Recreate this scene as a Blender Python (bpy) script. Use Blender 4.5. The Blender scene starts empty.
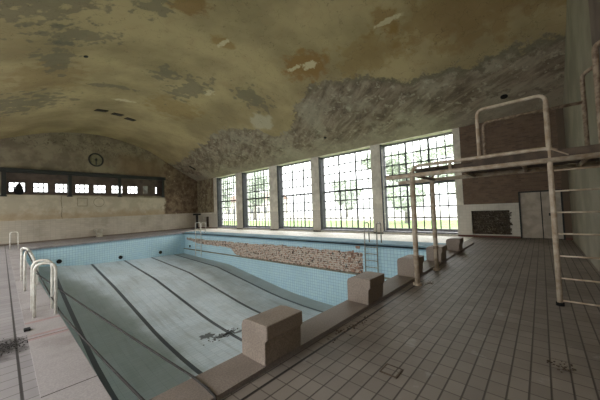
import bpy, bmesh, math, random
import numpy as np
from mathutils import Vector, Matrix
random.seed(7)
D = bpy.data; SC = bpy.context.scene; COL = SC.collection

# ---------------------------------------------------------------- camera, sky, exposure
cam = D.cameras.new('camera'); co = D.objects.new('camera', cam); COL.objects.link(co)
cam.sensor_width = 36; cam.lens = 268.17 / 600 * 36; cam.clip_end = 600
rt = Vector((0.66930501, -0.74211588, -0.03598382))
up = Vector((-0.00541914, -0.05330595, 0.99856352))
fw_ = Vector((0.74296799, 0.66814856, 0.03969956))
m = Matrix((rt, up, -fw_)).transposed().to_4x4(); m.translation = Vector((0, 0, 1.6))
co.matrix_world = m
SC.camera = co
SC.view_settings.view_transform = 'Standard'; SC.view_settings.look = 'None'
SC.view_settings.gamma = 1; SC.view_settings.use_curve_mapping = False
SC.view_settings.exposure = 1.4
w = D.worlds.new('overcast'); SC.world = w; w.use_nodes = True
bg = w.node_tree.nodes['Background']; bg.inputs[0].default_value = (1.0, 0.962, 0.972, 1)
_tc = w.node_tree.nodes.new('ShaderNodeTexCoord'); _sp = w.node_tree.nodes.new('ShaderNodeSeparateXYZ'); w.node_tree.links.new(_tc.outputs['Generated'], _sp.inputs[0])
_mr = w.node_tree.nodes.new('ShaderNodeMapRange'); w.node_tree.links.new(_sp.outputs[2], _mr.inputs[0])    # overcast sky: the zenith is about twice as bright as the horizon
_mr.inputs[3].default_value = 1.7; _mr.inputs[4].default_value = 5.2; w.node_tree.links.new(_mr.outputs[0], bg.inputs[1])
SC.cycles.max_bounces = 10; SC.cycles.diffuse_bounces = 7; SC.cycles.transparent_max_bounces = 16

WX = 15.6                                  # window wall
WIN = [(3.25, 7.27), (7.9, 12.1), (12.8, 16.6), (17.6, 21.6), (22.6, 26.2)]
ZH, ZS = 5.5, 0.2
for i, (a, b) in enumerate(WIN):           # light portals that only guide sky sampling through the glass
    l = D.lights.new('window_daylight', 'AREA'); l.shape = 'RECTANGLE'; l.size = b - a; l.size_y = ZH - ZS
    l.cycles.is_portal = True
    o = D.objects.new('window_daylight', l); COL.objects.link(o)
    o.location = (WX + 0.95, (a + b) / 2, (ZH + ZS) / 2); o.rotation_euler = (math.pi/2, 0, math.pi/2)

ADDED_WIN = [(.6, 4.8), (5.6, 9.8), (10.6, 14.8), (15.6, 19.8), (20.6, 24.6)]   # unseen windows added in the opposite long wall to brighten the hall
for i, (a, b) in enumerate(ADDED_WIN):
    l = D.lights.new('window_daylight', 'AREA'); l.shape = 'RECTANGLE'; l.size = b - a; l.size_y = 4.2
    l.cycles.is_portal = True
    o = D.objects.new('window_daylight', l); COL.objects.link(o)
    o.location = (-4.1, (a + b) / 2, 2.9); o.rotation_euler = (math.pi/2, 0, -math.pi/2)

# ---------------------------------------------------------------- helpers
BOOST = 1.45                                 # reflectance of the indoor paints relative to their look in dim light
def S(r, g, b):
    f = lambda c: (c / 255 / 12.92) if c / 255 <= .04045 else ((c / 255 + .055) / 1.055) ** 2.4
    return tuple(min(.88, f(v) * BOOST) for v in (r, g, b)) + (1,)

class N:
    """tiny node builder"""
    def __init__(s, name):
        s.m = D.materials.new(name); s.m.use_nodes = True; s.t = s.m.node_tree; s.n = s.t.nodes; s.l = s.t.links
        s.b = s.n['Principled BSDF']; s.out = s.n['Material Output']
        g = s.n.new('ShaderNodeNewGeometry'); sp = s.n.new('ShaderNodeSeparateXYZ'); s.l.new(g.outputs['Position'], sp.inputs[0])
        s.pos = g.outputs['Position']; s.x, s.y, s.z = sp.outputs
    def put(s, sock, v):
        if isinstance(v, bpy.types.NodeSocket): s.l.new(v, sock)
        else: sock.default_value = v
    def M(s, op, a, b=0.0, c=None, clamp=False):
        n = s.n.new('ShaderNodeMath'); n.operation = op; n.use_clamp = clamp
        s.put(n.inputs[0], a); s.put(n.inputs[1], b)
        if c is not None: s.put(n.inputs[2], c)
        return n.outputs[0]
    def vec(s, x, y, z=0.0):
        n = s.n.new('ShaderNodeCombineXYZ')
        for i, v in enumerate((x, y, z)): s.put(n.inputs[i], v)
        return n.outputs[0]
    def noise(s, scale, detail=4, rough=.55, vec=None, dist=0.0):
        n = s.n.new('ShaderNodeTexNoise'); n.inputs['Scale'].default_value = scale; n.inputs['Detail'].default_value = detail
        n.inputs['Roughness'].default_value = rough; n.inputs['Distortion'].default_value = dist
        s.l.new(vec or s.pos, n.inputs['Vector']); return n.outputs[0]
    def voro(s, scale, vec=None, feat='F1'):
        n = s.n.new('ShaderNodeTexVoronoi'); n.inputs['Scale'].default_value = scale; n.feature = feat
        s.l.new(vec or s.pos, n.inputs['Vector']); return n.outputs[0]
    def step(s, v, lo, hi):                 # smooth 0..1 between lo and hi
        n = s.n.new('ShaderNodeMapRange'); n.interpolation_type = 'SMOOTHSTEP'
        s.put(n.inputs[0], v); s.put(n.inputs[1], lo); s.put(n.inputs[2], hi); return n.outputs[0]
    def curve(s, v, pts, span):             # piecewise linear function of v; returns value
        n = s.n.new('ShaderNodeFloatCurve'); c = n.mapping.curves[0]
        xs = [(p[0] / span[0], p[1] / span[1]) for p in pts]
        c.points[0].location = xs[0]; c.points[1].location = xs[-1]
        for p in xs[1:-1]: c.points.new(*p)
        n.mapping.update()
        s.put(n.inputs['Value'], s.M('DIVIDE', v, span[0])); return s.M('MULTIPLY', n.outputs[0], span[1])
    def mix(s, f, a, b):
        n = s.n.new('ShaderNodeMix'); n.data_type = 'RGBA'
        s.put(n.inputs[0], f); s.put(n.inputs[6], a); s.put(n.inputs[7], b); return n.outputs[2]
    def tiles(s, u, v, tw, th, c1, c2, grout, mortar=.006, offset=0.0, bias=0.0):
        n = s.n.new('ShaderNodeTexBrick'); n.offset = offset; n.inputs['Scale'].default_value = 1
        n.inputs['Brick Width'].default_value = tw; n.inputs['Row Height'].default_value = th
        n.inputs['Mortar Size'].default_value = mortar; n.inputs['Mortar Smooth'].default_value = .1; n.inputs['Bias'].default_value = bias
        s.l.new(s.vec(u, v), n.inputs['Vector'])
        s.put(n.inputs['Color1'], c1); s.put(n.inputs['Color2'], c2); s.put(n.inputs['Mortar'], grout)
        return n.outputs[0], n.outputs[1]
    def ell(s, cx, cy, rx, ry, ax='xy', amp=.5, sc=2.0, soft=.25):   # ragged elliptical mask
        a, b = {'xy': (s.x, s.y), 'xz': (s.x, s.z), 'yz': (s.y, s.z)}[ax]
        dx = s.M('DIVIDE', s.M('SUBTRACT', a, cx), rx); dy = s.M('DIVIDE', s.M('SUBTRACT', b, cy), ry)
        d = s.M('SQRT', s.M('ADD', s.M('MULTIPLY', dx, dx), s.M('MULTIPLY', dy, dy)))
        d = s.M('ADD', d, s.M('MULTIPLY', s.M('SUBTRACT', s.noise(sc, 5), .5), amp * 2))
        return s.M('SUBTRACT', 1.0, s.step(d, 1 - soft, 1 + soft))
    def ring(s, cx, cy, r, wd, ax='xz'):
        a, b = {'xz': (s.x, s.z), 'xy': (s.x, s.y)}[ax]
        dx = s.M('SUBTRACT', a, cx); dy = s.M('SUBTRACT', b, cy)
        d = s.M('SQRT', s.M('ADD', s.M('MULTIPLY', dx, dx), s.M('MULTIPLY', dy, dy)))
        return s.M('LESS_THAN', s.M('ABSOLUTE', s.M('SUBTRACT', d, r)), wd)
    def done(s, color, rough=.8, bump=None, bstr=.3, bdist=.02, metal=0.0, spec=.5):
        s.put(s.b.inputs['Base Color'], color); s.put(s.b.inputs['Roughness'], rough); s.b.inputs['Metallic'].default_value = metal
        s.b.inputs['Specular IOR Level'].default_value = spec
        if bump is not None:
            n = s.n.new('ShaderNodeBump'); n.inputs['Strength'].default_value = bstr; n.inputs['Distance'].default_value = bdist
            s.l.new(bump, n.inputs['Height']); s.l.new(n.outputs[0], s.b.inputs['Normal'])
        return s.m

def simple(name, c1, c2=None, scale=6, rough=.7, bstr=.15, metal=0.0, spec=.5):
    q = N(name); n = q.noise(scale, 5)
    return q.done(q.mix(q.step(n, .35, .65), c1, c2 or c1), rough, n, bstr, .01, metal, spec)

def link(name, bm, mats, parent=None, smooth=False, kind=None):
    bmesh.ops.recalc_face_normals(bm, faces=bm.faces[:])
    me = D.meshes.new(name); bm.to_mesh(me); bm.free()
    for mm in (mats if isinstance(mats, list) else [mats]): me.materials.append(mm)
    if smooth:
        for p in me.polygons: p.use_smooth = True
    o = D.objects.new(name, me); COL.objects.link(o)
    if parent: o.parent = parent
    if kind: o['kind'] = kind
    return o
def rebase(o, p):                            # put a mesh thing's origin at its own base
    o.data.transform(Matrix.Translation(-Vector(p))); o.location = p; return o
def empty(name, loc=(0, 0, 0)):
    o = D.objects.new(name, None); COL.objects.link(o); o.location = loc; o.empty_display_size = .1; return o
def tag(o, label, cat, group=None, kind=None):
    o['label'] = label; o['category'] = cat
    if group: o['group'] = group
    if kind: o['kind'] = kind
    return o
def box(bm, x0, x1, y0, y1, z0, z1, off=(0, 0, 0), bev=0):
    vs = [bm.verts.new((x - off[0], y - off[1], z - off[2])) for x in (x0, x1) for y in (y0, y1) for z in (z0, z1)]
    fs = [bm.faces.new([vs[i] for i in f]) for f in ((0, 1, 3, 2), (4, 6, 7, 5), (0, 4, 5, 1), (2, 3, 7, 6), (0, 2, 6, 4), (1, 5, 7, 3))]
    if bev:
        es = list({e for f in fs for e in f.edges}); bmesh.ops.bevel(bm, geom=es, offset=bev, segments=2, affect='EDGES')
    return fs
def bxo(name, mats, x0, x1, y0, y1, z0, z1, parent=None, off=(0, 0, 0), bev=0, kind=None):
    bm = bmesh.new(); box(bm, x0, x1, y0, y1, z0, z1, off, bev); return link(name, bm, mats, parent, kind=kind)
def tube(bm, pts, r, seg=10, off=(0, 0, 0)):
    pts = [Vector(p) - Vector(off) for p in pts]; rings = []
    n0 = None
    for i, p in enumerate(pts):
        t = ((pts[min(i + 1, len(pts) - 1)] - p).normalized() + (p - pts[max(i - 1, 0)]).normalized()).normalized()
        if n0 is None:
            n0 = t.orthogonal().normalized()
        n0 = (n0 - t * n0.dot(t)).normalized(); b = t.cross(n0)
        rr = r[i] if isinstance(r, (list, tuple)) else r
        rings.append([bm.verts.new(p + (n0 * math.cos(a) + b * math.sin(a)) * rr) for a in [2 * math.pi * k / seg for k in range(seg)]])
    for a, b in zip(rings, rings[1:]):
        for k in range(seg): bm.faces.new((a[k], a[(k + 1) % seg], b[(k + 1) % seg], b[k]))
    bm.faces.new(rings[0][::-1]); bm.faces.new(rings[-1])
def rounded(pts, r, n=5):                    # polyline with rounded corners
    out = [Vector(pts[0])]
    for i in range(1, len(pts) - 1):
        a, p, b = map(Vector, pts[i - 1:i + 2]); u = (a - p).normalized(); v = (b - p).normalized()
        for k in range(n + 1):
            t = k / n; out.append((p + u * r) * (1 - t) ** 2 + p * 2 * t * (1 - t) + (p + v * r) * t * t)
    out.append(Vector(pts[-1])); return out
def tubeo(name, mat, pts, r, parent=None, off=(0, 0, 0), rnd=0, seg=10):
    bm = bmesh.new(); tube(bm, rounded(pts, rnd) if rnd else pts, r, seg, off); return link(name, bm, mat, parent, smooth=True)
def poly(bm, pts, mi=0):
    f = bm.faces.new([bm.verts.new(p) for p in pts]); f.material_index = mi; return f
def prism(bm, prof, a0, a1, fn):             # extrude 2D profile between a0 and a1; fn(u,v,a)->xyz
    A = [bm.verts.new(fn(u, v, a0)) for u, v in prof]; B = [bm.verts.new(fn(u, v, a1)) for u, v in prof]
    bm.faces.new(A); bm.faces.new(B[::-1]); n = len(prof)
    for i in range(n): bm.faces.new((A[i], B[i], B[(i + 1) % n], A[(i + 1) % n]))

# ---------------------------------------------------------------- shape of the hall
NY = -0.87                                   # near wall
LX = -3.6                                    # wall behind the left
_pr = [(-3.6, 5.55), (-1.8, 6.35), (0, 7.12), (2, 8.0), (4, 8.52), (6, 8.7), (8, 8.5), (9.9, 8.08), (12, 7.12), (13.5, 6.4), (15.6, 5.55)]
def vault(x):
    xs = [p[0] for p in _pr]; i = max(0, min(len(xs) - 2, int(np.searchsorted(xs, x)) - 1))
    g = lambda k: _pr[max(0, min(len(_pr) - 1, k))]
    p0, p1, p2, p3 = g(i - 1), g(i), g(i + 1), g(i + 2); h = p2[0] - p1[0]; t = (x - p1[0]) / h
    m1 = (p2[1] - p0[1]) / (p2[0] - p0[0]); m2 = (p3[1] - p1[1]) / (p3[0] - p1[0])
    return (2*t**3 - 3*t*t + 1) * p1[1] + (t**3 - 2*t*t + t) * h * m1 + (-2*t**3 + 3*t*t) * p2[1] + (t**3 - t*t) * h * m2
def fwy(x): return 26.5 + .256 * x           # far wall, slightly out of square
def fwp(x, z, off=0.0): return (x, fwy(x) - off, z * (1 + .0072 * x))
def pfar(x): return 21.55 + .26 * x          # far edge of pool
PL, PR, PN = 0.65, 11.2, 2.56                # pool left, right, near edges

# ---------------------------------------------------------------- materials
def ceiling_mat():
    q = N('ceiling_plaster')
    big = q.noise(.35, 5); med = q.noise(1.6, 8, .62); fine = q.noise(9, 6, .65)
    base = q.mix(q.step(big, .35, .68), S(154, 138, 104), S(126, 112, 84))
    base = q.mix(q.M('MULTIPLY', q.step(med, .5, .72), .35), base, S(140, 118, 86))
    # ragged edge of the painted part
    thr = q.curve(q.M('ADD', q.y, 2), [(0, 11.9), (4.8, 12.0), (6.4, 11.7), (7.8, 10.9), (9.4, 10.5), (11.5, 10.7), (13.2, 12.0), (15.2, 12.7), (16.4, 11.6), (18.6, 10.8), (23, 11.2), (29, 12.0), (34, 12)], (34, 16))
    d = q.M('ADD', q.M('SUBTRACT', q.x, thr), q.M('MULTIPLY', q.M('SUBTRACT', q.noise(1.1, 9, .68), .5), 2.2))
    bare = q.step(q.M('ADD', d, q.M('MULTIPLY', q.M('SUBTRACT', fine, .5), .5)), -.1, .14)
    st = q.noise(1.0, 7, .66, q.vec(q.M('MULTIPLY', q.x, 1.2), q.M('ADD', q.M('MULTIPLY', q.y, 1.5), q.M('MULTIPLY', q.x, -2.2))), .6)
    bc = q.mix(q.step(st, .36, .66), S(92, 80, 68), S(132, 119, 103))
    bc = q.mix(q.step(q.noise(.55, 5, .6), .45, .62), bc, q.mix(.5, bc, S(150, 142, 124)))
    bc = q.mix(q.M('MULTIPLY', q.step(q.noise(3.2, 6, .65), .56, .64), .6), bc, S(156, 148, 130))
    bc = q.mix(q.M('MULTIPLY', q.step(q.noise(1.5, 6, .65), .56, .64), .6), bc, S(78, 68, 56))
    rim = q.M('MULTIPLY', q.step(d, -.1, .1), q.M('SUBTRACT', 1.0, q.step(d, .15, .5)))
    bc = q.mix(q.M('MULTIPLY', rim, q.M('SUBTRACT', .75, q.M('MULTIPLY', q.step(q.y, 4, 9), .5))), bc, S(96, 90, 74))
    # lower smoother grey band close to the window wall at the near end
    low = q.M('MULTIPLY', q.step(q.x, 14.0, 15.2), .6)
    bc = q.mix(low, bc, S(134, 125, 110))
    c = q.mix(bare, base, bc)
    # white lime patch on the edge
    c = q.mix(q.M('MULTIPLY', q.ell(11.3, 13.2, .6, .9, amp=.8, sc=1.8), .7), c, S(160, 152, 132))
    # water stains
    for (x, y, rx, ry, col, f) in [(9.3, 7.7, .75, 1.1, S(124, 92, 52), .75), (9.1, 3.8, .5, .5, S(120, 92, 52), .6), (4.05, 8.15, .7, .6, S(112, 84, 48), .7), (6.1, 9.5, .45, .35, S(124, 96, 54), .6),
                                  (9.9, 1.2, 1.4, 2.4, S(112, 84, 44), .45), (10.2, 5.0, .7, 1.5, S(120, 94, 48), .4), (1.4, 15.5, 1.2, 1.6, S(108, 82, 50), .35), (7.6, 17.5, 1.6, 1.4, S(118, 92, 48), .4)]:
        c = q.mix(q.M('MULTIPLY', q.ell(x, y, rx, ry, amp=1.3, sc=2.0, soft=.3), f), c, col)
    for (x, y, rx, ry) in [(9.35, 7.5, .12, .28), (9.15, 8.3, .06, .3), (6.15, 9.5, .07, .3), (9.2, 3.7, .06, .35), (7.9, 13.8, .12, .3), (4.9, 18.4, .3, .15)]:
        c = q.mix(q.ell(x, y, rx * 1.6, ry * 1.3, amp=1.6, sc=5), c, S(170, 158, 128))
    for (x, y, rx, ry) in [(1.6, 11.5, 1.1, .5), (1.4, 13.6, .5, 1.1), (5.4, 13.6, .55, .6), (7.0, 14.4, .6, 1.6), (.6, 19.0, 1.5, 1.3), (3.2, 8.9, .5, .6), (.6, 9.5, 1.1, 1.2), (9.6, 12.0, .9, .8), (3.9, 16.4, .8, .25)]:
        c = q.mix(q.M('MULTIPLY', q.ell(x, y, rx, ry, amp=2.6, sc=2.6, soft=.25), .6), c, S(92, 88, 76))
    # hairline cracks
    v = q.noise(2.0, 3, .5); crack = q.M('LESS_THAN', q.M('ABSOLUTE', q.M('SUBTRACT', v, .5)), .004)
    c = q.mix(q.M('MULTIPLY', crack, .4), c, S(70, 62, 46))
    return q.done(c, .95, q.M('ADD', q.M('MULTIPLY', med, .5), q.M('MULTIPLY', bare, -.5)), .35, .04, spec=.15)

def far_mat():
    q = N('gable_plaster'); n = q.noise(1.1, 7, .62); f = q.noise(6, 6)
    up = q.mix(q.step(n, .38, .62), S(130, 120, 103), S(108, 97, 83))
    # scratched drawings under the arch
    sc = q.M('LESS_THAN', q.M('ABSOLUTE', q.M('SUBTRACT', q.noise(2.6, 2), .5)), .012)
    arch = q.M('MULTIPLY', q.step(q.z, 6.6, 7.2), q.M('SUBTRACT', 1.0, q.step(q.x, 9.5, 11)))
    up = q.mix(q.M('MULTIPLY', q.M('MULTIPLY', sc, arch), .6), up, S(62, 58, 44))
    lo = q.mix(q.step(n, .4, .6), S(178, 168, 150), S(162, 152, 134))
    stain = q.M('MULTIPLY', q.step(q.M('ADD', q.z, q.M('MULTIPLY', n, .9)), 1.7, 2.2), q.M('SUBTRACT', 1.0, q.step(q.M('ADD', q.z, q.M('MULTIPLY', q.noise(1.3, 7, .65), 1.6)), 2.6, 3.3)))
    lo = q.mix(q.M('MULTIPLY', stain, .6), lo, S(146, 122, 92))
    c = q.mix(q.step(q.z, 3.35, 3.5), lo, up)
    c = q.mix(q.M('MULTIPLY', q.ell(9.2, 6.3, 2.6, 1.1, 'xz', .9, 1.0, .5), .6), c, S(108, 86, 64))
    br = q.step(q.M('ADD', q.x, q.M('MULTIPLY', n, 2.4)), 12.2, 12.8)
    brc = q.mix(q.step(q.noise(2.0, 8, .7), .4, .6), S(88, 72, 59), S(120, 104, 86))
    brc = q.mix(q.step(f, .64, .7), brc, S(160, 150, 132))
    c = q.mix(br, c, brc)
    # child's chalk outlines: square, circle and triangle
    sq = q.M('MAXIMUM', q.M('ABSOLUTE', q.M('SUBTRACT', q.x, 4.35)), q.M('ABSOLUTE', q.M('SUBTRACT', q.z, 2.93)))
    sqm = q.M('LESS_THAN', q.M('ABSOLUTE', q.M('SUBTRACT', sq, .32)), .025)
    cm = q.M('MAXIMUM', sqm, q.ring(5.5, 2.93, .38, .025))
    c = q.mix(q.M('MULTIPLY', cm, .5), c, S(80, 72, 56))
    cr = q.M('LESS_THAN', q.M('ABSOLUTE', q.M('ADD', q.M('SUBTRACT', q.x, 3.05), q.M('MULTIPLY', q.M('SUBTRACT', n, .5), .3))), .02)
    cr = q.M('MULTIPLY', cr, q.M('LESS_THAN', q.z, 3.4)); c = q.mix(q.M('MULTIPLY', cr, .7), c, S(80, 70, 52))
    # pale tile wainscot
    t, fac = q.tiles(q.x, q.z, .3, .15, S(172, 163, 150), S(165, 156, 143), S(148, 139, 126), .005)
    ts = q.mix(q.M('MULTIPLY', q.step(q.noise(.7, 5), .45, .7), .35), t, S(110, 100, 84))
    c = q.mix(q.M('LESS_THAN', q.z, q.M('MULTIPLY', 1.6, q.M('ADD', 1.0, q.M('MULTIPLY', q.x, .0072)))), c, ts)
    c = q.mix(q.M('LESS_THAN', q.z, .1), c, S(104, 92, 82))
    return q.done(c, .9, n, .3, .03, spec=.2)

def side_wall_mat():                          # the window wall: plaster, brick, white tile foot
    q = N('window_wall_finish'); n = q.noise(1.6, 7, .62)
    pl = q.mix(q.step(n, .38, .62), S(200, 194, 182), S(178, 171, 158))
    bk, _ = q.tiles(q.y, q.z, .25, .085, S(106, 86, 70), S(84, 68, 57), S(98, 84, 72), .010, .5)
    bk = q.mix(q.step(q.noise(3, 6, .7), .5, .75), bk, S(76, 60, 48))
    isb = q.M('MULTIPLY', q.M('LESS_THAN', q.y, 2.93), q.M('GREATER_THAN', q.z, 1.6))
    cor = q.M('GREATER_THAN', q.M('ADD', q.y, q.M('MULTIPLY', n, .3)), -.50); q_low = q.M('MULTIPLY', q.M('LESS_THAN', q.y, .7), q.M('LESS_THAN', q.z, 1.601))
    c = q.mix(q.M('MULTIPLY', isb, cor), pl, bk)
    c = q.mix(q.M('MULTIPLY', isb, q.M('SUBTRACT', 1.0, cor)), c, S(84, 72, 60))
    c = q.mix(q_low, c, S(88, 74, 62))
    far = q.M('GREATER_THAN', q.y, 26.8)
    brc = q.mix(q.step(q.noise(1.6, 8, .7), .42, .58), S(100, 86, 68), S(132, 122, 98))
    brc = q.mix(q.step(q.noise(4, 5), .62, .68), brc, S(176, 168, 150))
    c = q.mix(q.M('MULTIPLY', far, q.M('GREATER_THAN', q.z, 1.75)), c, brc)
    t, _ = q.tiles(q.y, q.z, .15, .15, S(180, 174, 164), S(174, 168, 158), S(160, 153, 144), .004)
    low = q.M('MULTIPLY', q.M('LESS_THAN', q.z, 1.6), q.M('GREATER_THAN', q.y, .7))
    c = q.mix(low, c, t)
    c = q.mix(q.M('LESS_THAN', q.z, .09), c, S(92, 62, 54))
    c = q.mix(q.M('MULTIPLY', q.step(q.noise(.9, 6, .7), .5, .75), .3), c, S(96, 86, 70))
    return q.done(c, .75, n, .2, .02, spec=.3)

def deck_mat(name, a, b, g, tw, th, ox=0, oy=0, mortar=.008, dirt=S(48, 42, 36), damt=.4, rough=.55):
    q = N(name); n = q.noise(.8, 7, .6); f = q.noise(14, 4)
    t, fac = q.tiles(q.M('ADD', q.x, ox + 20), q.M('ADD', q.y, oy + 20), tw, th, a, b, g, mortar)
    c = q.mix(q.M('MULTIPLY', q.step(n, .4, .75), damt), t, dirt)
    c = q.mix(q.M('MULTIPLY', q.step(q.noise(2.6, 5, .7), .6, .7), damt * .5), c, q.mix(.5, a, (1, 1, 1, 1)))
    if 'brown' in name: c = q.mix(q.M('MULTIPLY', q.M('LESS_THAN', q.M('FRACT', q.M('DIVIDE', q.M('ADD', q.y, 20), .14)), .07), .8), c, S(58, 51, 47))
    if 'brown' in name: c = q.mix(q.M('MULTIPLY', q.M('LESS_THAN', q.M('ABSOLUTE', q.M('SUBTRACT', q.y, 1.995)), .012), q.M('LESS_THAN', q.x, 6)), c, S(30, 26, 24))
    if 'grey' in name:
        c = q.mix(q.M('MULTIPLY', q.M('LESS_THAN', q.M('ABSOLUTE', q.M('SUBTRACT', q.x, .13)), .012), .85), c, S(44, 40, 40))
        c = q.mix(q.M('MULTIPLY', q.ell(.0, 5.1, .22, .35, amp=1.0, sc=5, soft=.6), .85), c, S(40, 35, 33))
    return q.done(c, rough, q.M('SUBTRACT', q.M('MULTIPLY', f, .15), fac), .3, .006, spec=.3)

def terrazzo(name, a, b, red=0.0):
    q = N(name); v = q.noise(60, 3, .8); n = q.noise(1.2, 6)
    c = q.mix(q.step(v, .4, .6), a, b); c = q.mix(q.M('MULTIPLY', q.step(n, .45, .7), .35), c, S(84, 74, 66))
    if red:
        for y, rx in ((5.15, .35), (5.3, .2), (6.0, .5)):
            c = q.mix(q.M('MULTIPLY', q.ell(.47, y, rx, .05, amp=1.0, sc=5), red), c, S(140, 62, 52))
        for y in (3.42, 5.18, 6.94, 8.7, 10.46, 12.2, 14.0, 15.7, 17.5, 19.3):
            c = q.mix(q.M('LESS_THAN', q.M('ABSOLUTE', q.M('SUBTRACT', q.y, y)), .008), c, S(60, 54, 50))
    return q.done(c, .6, v, .1, .004, spec=.3)

def pool_wall_mat(name, u, brick=False):
    q = N(name); uu = {'x': q.x, 'y': q.y}[u]
    t, fac = q.tiles(uu, q.M('ADD', q.z, 10), .15, .15, S(166, 192, 204), S(174, 198, 208), S(122, 152, 172), .007)
    c = q.mix(q.M('MULTIPLY', q.step(q.noise(.7, 5), .4, .7), .2), t, S(128, 158, 168))
    dn = q.M('ADD', q.z, q.M('MULTIPLY', q.M('SUBTRACT', q.noise(3, 3), .5), .02))
    band = q.M('MULTIPLY', q.M('GREATER_THAN', q.z, -.20), q.M('LESS_THAN', q.z, -.03))
    c = q.mix(q.M('MULTIPLY', band, .7), c, S(104, 132, 148))
    c = q.mix(q.M('GREATER_THAN', q.z, -.03), c, S(122, 128, 130))
    if not brick: return q.done(c, .3, q.M('SUBTRACT', 1.0, fac), .2, .004, spec=.4)
    nz = q.noise(2.2, 5, .7)
    jag = q.M('MULTIPLY', q.M('SUBTRACT', nz, .5), .35)
    lowb = q.curve(q.y, [(0, 1.44), (15.6, 1.44), (16.6, 1.3), (17.2, .95), (21, .9), (24, .66), (30, .6)], (30, 2))
    topb = q.curve(q.y, [(0, .42), (8, .46), (11, .42), (16.5, .52), (17.5, .5), (22, .5), (23, .48), (30, .5)], (30, 2))
    zz = q.M('MULTIPLY', q.z, -1.0)
    inz = q.M('MULTIPLY', q.M('GREATER_THAN', zz, q.M('ADD', topb, jag)), q.M('LESS_THAN', zz, q.M('ADD', lowb, q.M('MULTIPLY', jag, q.M('GREATER_THAN', q.y, 16)))))
    inn = q.M('MULTIPLY', inz, q.M('MULTIPLY', q.M('GREATER_THAN', q.M('ADD', q.y, jag), 6.3), q.M('LESS_THAN', q.M('ADD', q.y, jag), 24.0)))
    bk, bf = q.tiles(q.y, q.M('ADD', q.z, q.M('MULTIPLY', q.noise(5, 2), .05)), .34, .11, S(176, 142, 124), S(96, 70, 58), S(188, 180, 170), .024, .5)
    bk = q.mix(q.step(q.noise(11, 3, .7), .46, .58), bk, S(176, 160, 146)); bk = q.mix(q.step(q.noise(7, 4, .7, q.vec(q.z, q.y, 3.0)), .56, .62), bk, S(132, 78, 58))
    bk = q.mix(q.step(q.noise(6, 5, .7), .54, .62), bk, S(52, 40, 34))
    bk = q.mix(q.step(q.noise(6, 3, .7, q.vec(q.y, q.z, q.M('ADD', q.x, 4))), .64, .7), bk, S(158, 170, 172))
    c = q.mix(inn, c, bk)
    h = q.M('MULTIPLY', inn, q.M('ADD', q.noise(9, 5, .7), -1.5))
    return q.done(c, .6, h, .8, .05, spec=.3)

def pool_floor_mat():
    q = N('pool_floor_tiles')
    t, fac = q.tiles(q.M('ADD', q.x, 20), q.M('ADD', q.y, 20), .3, .15, S(190, 198, 205), S(180, 190, 197), S(152, 162, 171), .005)
    c = q.mix(q.M('MULTIPLY', q.step(q.noise(.5, 6, .6), .38, .7), .35), t, S(134, 140, 136))
    st = q.noise(1, 6, .6, q.vec(q.M('MULTIPLY', q.x, 3.2), q.M('MULTIPLY', q.y, .35)))
    c = q.mix(q.M('MULTIPLY', q.step(st, .5, .7), .35), c, S(124, 130, 128))
    # darker green-grey tone over the deeper left lanes and along the window side
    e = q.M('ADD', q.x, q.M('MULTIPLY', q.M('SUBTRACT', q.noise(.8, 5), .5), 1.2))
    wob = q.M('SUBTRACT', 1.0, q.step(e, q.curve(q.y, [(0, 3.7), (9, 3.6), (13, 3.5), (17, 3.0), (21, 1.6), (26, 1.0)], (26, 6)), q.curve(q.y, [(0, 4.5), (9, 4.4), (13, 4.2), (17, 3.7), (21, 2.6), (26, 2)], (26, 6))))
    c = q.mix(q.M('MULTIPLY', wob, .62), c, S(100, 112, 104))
    wr = q.step(q.M('ADD', q.x, q.M('MULTIPLY', q.M('SUBTRACT', q.noise(1.5, 4), .5), .1)), 10.15, 10.22)
    c = q.mix(q.M('MULTIPLY', wr, .6), c, S(122, 126, 120))
    # debris marks
    for (x, y, rx, ry) in [(5.9, 9.5, .5, .12), (5.35, 9.9, .25, .2), (6.5, 9.3, .3, .08)]:
        c = q.mix(q.M('MULTIPLY', q.ell(x, y, rx, ry, amp=1.3, sc=6, soft=.2), .85), c, S(50, 52, 48))
    # dark lane lines
    fr = q.M('FRACT', q.M('DIVIDE', q.M('SUBTRACT', q.x, .99), 2.03))
    ln = q.M('MULTIPLY', q.M('LESS_THAN', q.M('ABSOLUTE', q.M('SUBTRACT', fr, .5)), .036), q.M('LESS_THAN', q.x, 10.5))
    c = q.mix(q.M('MULTIPLY', ln, .93), c, S(44, 48, 54))
    return q.done(c, .45, q.M('SUBTRACT', 1.0, fac), .15, .004, spec=.35)

M_ceil = ceiling_mat(); M_far = far_mat(); M_side = side_wall_mat()
M_deck = deck_mat('brown_deck_tiles', S(126, 117, 110), S(113, 105, 99), S(84, 76, 70), .2, .14, .03, 0, .006)
M_deckL = deck_mat('grey_deck_tiles', S(140, 135, 136), S(130, 125, 127), S(96, 90, 90), .36, .19, .03, .05, .006, S(96, 88, 86), .35)
M_deckW = deck_mat('pale_deck_tiles', S(190, 185, 176), S(182, 177, 168), S(158, 152, 144), .3, .15, 0, 0, .006, S(120, 112, 98), .3)
M_cop = terrazzo('coping_terrazzo', S(150, 143, 143), S(137, 131, 131), .3)
M_kerb = terrazzo('kerb_terrazzo', S(124, 113, 106), S(108, 98, 92))
M_block = terrazzo('block_terrazzo', S(134, 121, 111), S(116, 104, 95))
M_pwx = pool_wall_mat('pool_tiles_end', 'x'); M_pwy = pool_wall_mat('pool_tiles_side', 'y'); M_pwb = pool_wall_mat('pool_tiles_broken', 'y', True)
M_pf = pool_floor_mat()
M_rust = simple('peeling_white_steel', S(176, 164, 148), S(146, 126, 106), 7, .6)
M_dull = simple('dull_brown_steel', S(138, 122, 104), S(100, 82, 66), 12, .65)
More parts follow.
